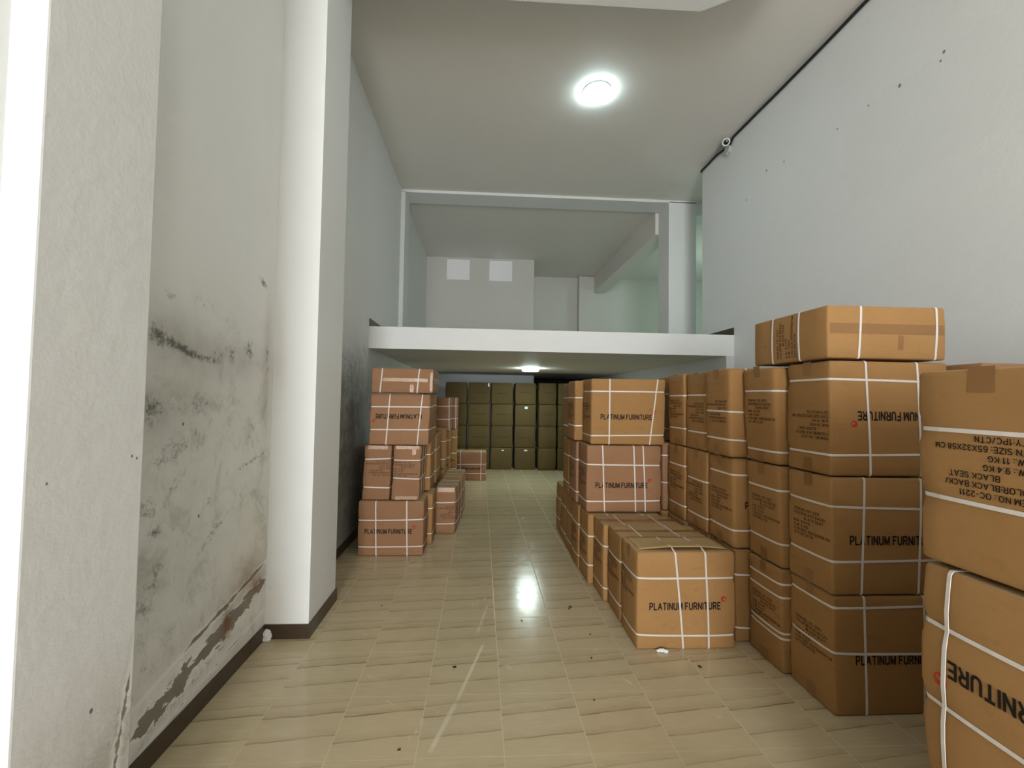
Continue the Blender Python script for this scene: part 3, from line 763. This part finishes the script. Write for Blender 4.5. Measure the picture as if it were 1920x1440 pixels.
carton('carton with upside-down lettering in the left stack, above the side-by-side pair', -1.160, 4.45, 1.140, .620, .34, .541, (.16, .40), ((.19, .012), (.52, .018)), group=GL, mat=M_KRAFTR, lean=(.02, 0),
       texts=[('brand', 'front', -.01, .30, 180)])
carton('flat-lying carton on top of the left stack', -1.135, 4.40, 1.686, .635, .56, .262, (), ((.10, .008), (.48, .008)), group=GL, mat=M_KRAFTR, lean=(.02, 0),
       tape=[('front', -.20, .26, .118, .155, M_CLEAR), ('front', .08, .12, .01, .09, M_CLEAR), ('front', .285, .312, .02, .22, M_CLEAR), ('right', -.27, .27, .10, .16, M_CLEAR)])
carton('floor-level carton directly behind the lettered bottom carton of the left stack', -1.20, 4.76, 0, .685, .34, .565, (.12, .40), (.18, .5), group=GL)
carton('second-level carton directly behind the side-by-side pair', -1.20, 4.88, .569, .640, .42, .60, (.15, .42), (.18, .5), group=GL, mat=M_KRAFT)
carton('third-level carton behind the upside-down lettered carton of the left stack', -1.16, 4.90, 1.172, .62, .34, .50, (.12, .38), (.2, .5), group=GL, texts=[('info', 'right', 0, .25, 0)])
carton('floor-level carton two places behind the bottom carton of the left stack', -1.20, 5.12, 0, .63, .60, .565, (.12, .40), (.18, .5), group=GL)
carton('second-level carton two places behind the side-by-side pair', -1.19, 5.32, .569, .650, .50, .60, (.15, .42), (.18, .5), group=GL)
carton('info-printed carton standing alone in the aisle beside the left stack', -.515, 5.13, 0, .262, .645, .560, (.12, .375), (), (.2, .45), group=GL, mat=M_KRAFTR, rz=-3.5, soft=.018, r=.018,
       texts=[('info', 'front', .03, .26, 180)], bulge=(.01, .012), tape=[('front', -.10, .12, .50, .552, M_CLEAR)])
carton('carton lined up behind the one standing alone in the aisle', -.49, 5.80, 0, .275, .60, .572, (.12, .375), (), (.2, .45), group=GL, mat=M_KRAFT, rz=-2)
carton('floor-level carton of the further left stack', -1.20, 6.22, 0, .70, .34, .585, (.12, .40), (.18, .5), group=GL)
carton('second-level carton of the further left stack, its plain end turned to the aisle', -1.20, 6.24, .588, .70, .34, .590, (.14, .40), (.18, .5), group=GL, soft=.012)
carton('floor-level carton hidden under the high pair near the back left', -1.18, 6.90, 0, .69, .36, .545, (.12, .40), (.18, .5), group=GL)
carton('second-level carton hidden under the high pair near the back left', -1.18, 6.90, .548, .69, .36, .545, (.12, .40), (.18, .5), group=GL)
carton('nearer carton of the high pair in front of the plain back cartons', -1.18, 6.90, 1.096, .695, .36, .552, (.19, .40), (.18, .672), group=GL, mat=M_KRAFTR)
carton('floor-level carton under the further one of the high pair', -1.10, 7.40, 0, .69, .36, .545, (.12, .40), (.18, .5), group=GL)
carton('second-level carton under the further one of the high pair', -1.10, 7.40, .548, .69, .36, .545, (.12, .40), (.18, .5), group=GL)
carton('further carton of the high pair in front of the plain back cartons', -1.10, 7.40, 1.096, .695, .36, .552, (.18, .40), (.18, .672), group=GL, mat=M_KRAFTR)
carton('lone carton on the floor at the far end, before the plain back cartons', -.507, 8.38, 0, .645, .40, .572, (.14, .32), ((.13, 0), (.54, 0)), group=GL, mat=M_KRAFTR,
       texts=[('brand', 'front', -.02, .235, 0)])

# --- plain cartons along the back
cols = [(-.805, .505, 9.70), (-.278, .515, 9.70), (.255, .515, 9.68), (.806, .50, 9.67), (1.352, .425, 9.60), (1.805, .49, 9.60), (2.32, .49, 9.62)]
colname = ['first', 'second', 'third', 'fourth', 'fifth', 'sixth', 'seventh']
lev = ['floor-level', 'second-level', 'third-level', 'topmost']
for i, (x, w, y) in enumerate(cols):
    for k in range(4):
        hh = .500 if i < 4 else .502
        root, c = carton('%s plain olive carton in the %s column from the left, along the back' % (lev[k], colname[i]), x+random.Random(i*9+k).uniform(-.006, .006), y, k*(hh+.003), w-.012, .50, hh,
                         group=GB, mat=M_OLIVE, name='plain_carton', bulge=(.003, .022), soft=.012, r=.014)
        rg = random.Random(i*31+k)
        if rg.random() < .75:
            z = hh*rg.uniform(.46, .58); u = rg.uniform(-.03, .03)
            c.patch('front', u-w*.26, u+w*.26, z-.008, z+.008, M_INKF, 'printed_line', root, .0012)
        if (i, k) == (3, 2): c.patch('front', -.02, .05, .40, .455, M_STICK, 'white_sticker', root, .0014)
        if (i, k) == (2, 0): c.patch('front', .01, .06, .43, .455, M_STICK, 'white_sticker', root, .0014)
        if (i, k) == (3, 0): c.patch('front', -.02, .05, .43, .46, M_STICK, 'white_sticker', root, .0014)
        if (i, k) == (1, 3): c.patch('front', .2, .235, .40, .48, M_STICK, 'tape_tab', root, .0014)

# ================================================================== LITTER
bm = bmesh.new()
for (dx, dy, s) in ((0, 0, .022), (.026, -.006, .017), (-.022, .004, .014)):
    bmesh.ops.create_icosphere(bm, subdivisions=2, radius=s, matrix=Matrix.Translation((dx, dy, s*.6)) @ Matrix.Diagonal((1.1, .8, .62, 1)))
rr = random.Random(2)
for v in bm.verts: v.co += Vector((rr.uniform(-1, 1), rr.uniform(-1, 1), rr.uniform(-.4, .4)))*.004
o = from_bm('foam_scrap', bm, M_SCRAP, None, True); o.location = (1.218, 2.735, .0)
tag(o, 'crumpled white plastic scrap on the floor before the half-open carton', 'litter')
me = None
for k, (x, y, s) in enumerate(((-.129, 2.615, .010), (.335, 3.142, .007), (.726, 3.306, .008), (-.746, 3.385, .006), (.737, 2.686, .007), (1.389, 2.579, .010), (-.35, 2.024, .007), (.653, 2.317, .006), (.74, 3.33, .012), (.80, 2.95, .006))):
    if me is None:
        bm = bmesh.new(); bmesh.ops.create_icosphere(bm, subdivisions=2, radius=1)
        rr = random.Random(8)
        for v in bm.verts: v.co = v.co*rr.uniform(.75, 1.1)
        o = from_bm('floor_crumb', bm, M_CRUMB, None, True); me = o.data
    else:
        o = bpy.data.objects.new('floor_crumb', me); COL.objects.link(o)
    o.location = (x, y, s*.4); o.scale = (s*1.3, s*.8, s*.5); o.rotation_euler = (0, 0, k*1.1)
    tag(o, 'tiny dark crumb lying on the beige tiles of the aisle', 'litter', 'dark crumbs on the floor')

# ================================================================== LIGHT
w = bpy.data.worlds.new('daylight'); S.world = w; w.use_nodes = True
w.node_tree.nodes['Background'].inputs[0].default_value = (.92, .96, 1.0, 1); w.node_tree.nodes['Background'].inputs[1].default_value = .35
def area(name, loc, rot, sx, sy, power, col):
    l = bpy.data.lights.new(name, 'AREA'); l.shape = 'RECTANGLE'; l.size = sx; l.size_y = sy; l.energy = power; l.color = col
    o = bpy.data.objects.new(name, l); COL.objects.link(o); o.location = loc; o.rotation_euler = rot
    return o
area('shopfront_daylight', (-.26, YF-.05, 2.0), (PI/2, 0, 0), 1.9, 3.96, 660, (.965, .985, 1.0))
def point(name, loc, power, col, r=.12):
    l = bpy.data.lights.new(name, 'POINT'); l.energy = power; l.color = col; l.shadow_soft_size = r
    o = bpy.data.objects.new(name, l); COL.objects.link(o); o.location = loc
    return o
point('upper_side_room_lamp', (6.2, 9.2, 4.2), 48, (.70, 1.0, .90))

# ================================================================== CAMERA AND VIEW
yaw, pitch, roll = 0.051654, 0.0333339, 0.0160842
cy, sy, cp, sp = math.cos(yaw), math.sin(yaw), math.cos(pitch), math.sin(pitch)
fwd = Vector((sy*cp, cy*cp, sp)); right = Vector((cy, -sy, 0)); up = right.cross(fwd)
cr, sr = math.cos(roll), math.sin(roll)
R2 = cr*right + sr*up; U2 = -sr*right + cr*up
cam = bpy.data.cameras.new('camera'); co = bpy.data.objects.new('camera', cam); COL.objects.link(co)
co.matrix_world = Matrix(((R2.x, U2.x, -fwd.x, 0), (R2.y, U2.y, -fwd.y, 0), (R2.z, U2.z, -fwd.z, 1.65), (0, 0, 0, 1)))
cam.sensor_fit = 'HORIZONTAL'; cam.sensor_width = 36; cam.lens = 782.574/1920*36
cam.shift_x = (960-941.716)/1920; cam.shift_y = (720.25-720)/1920; cam.clip_start = .02
S.camera = co
S.view_settings.view_transform = 'Standard'; S.view_settings.look = 'None'; S.view_settings.gamma = 1
S.view_settings.use_curve_mapping = False
S.view_settings.exposure = -0.08

# light paths: plain diffuse room, no glass
S.cycles.max_bounces = 7; S.cycles.diffuse_bounces = 4; S.cycles.glossy_bounces = 2; S.cycles.transmission_bounces = 0
S.cycles.caustics_reflective = False; S.cycles.caustics_refractive = False
S.cycles.adaptive_threshold = .05
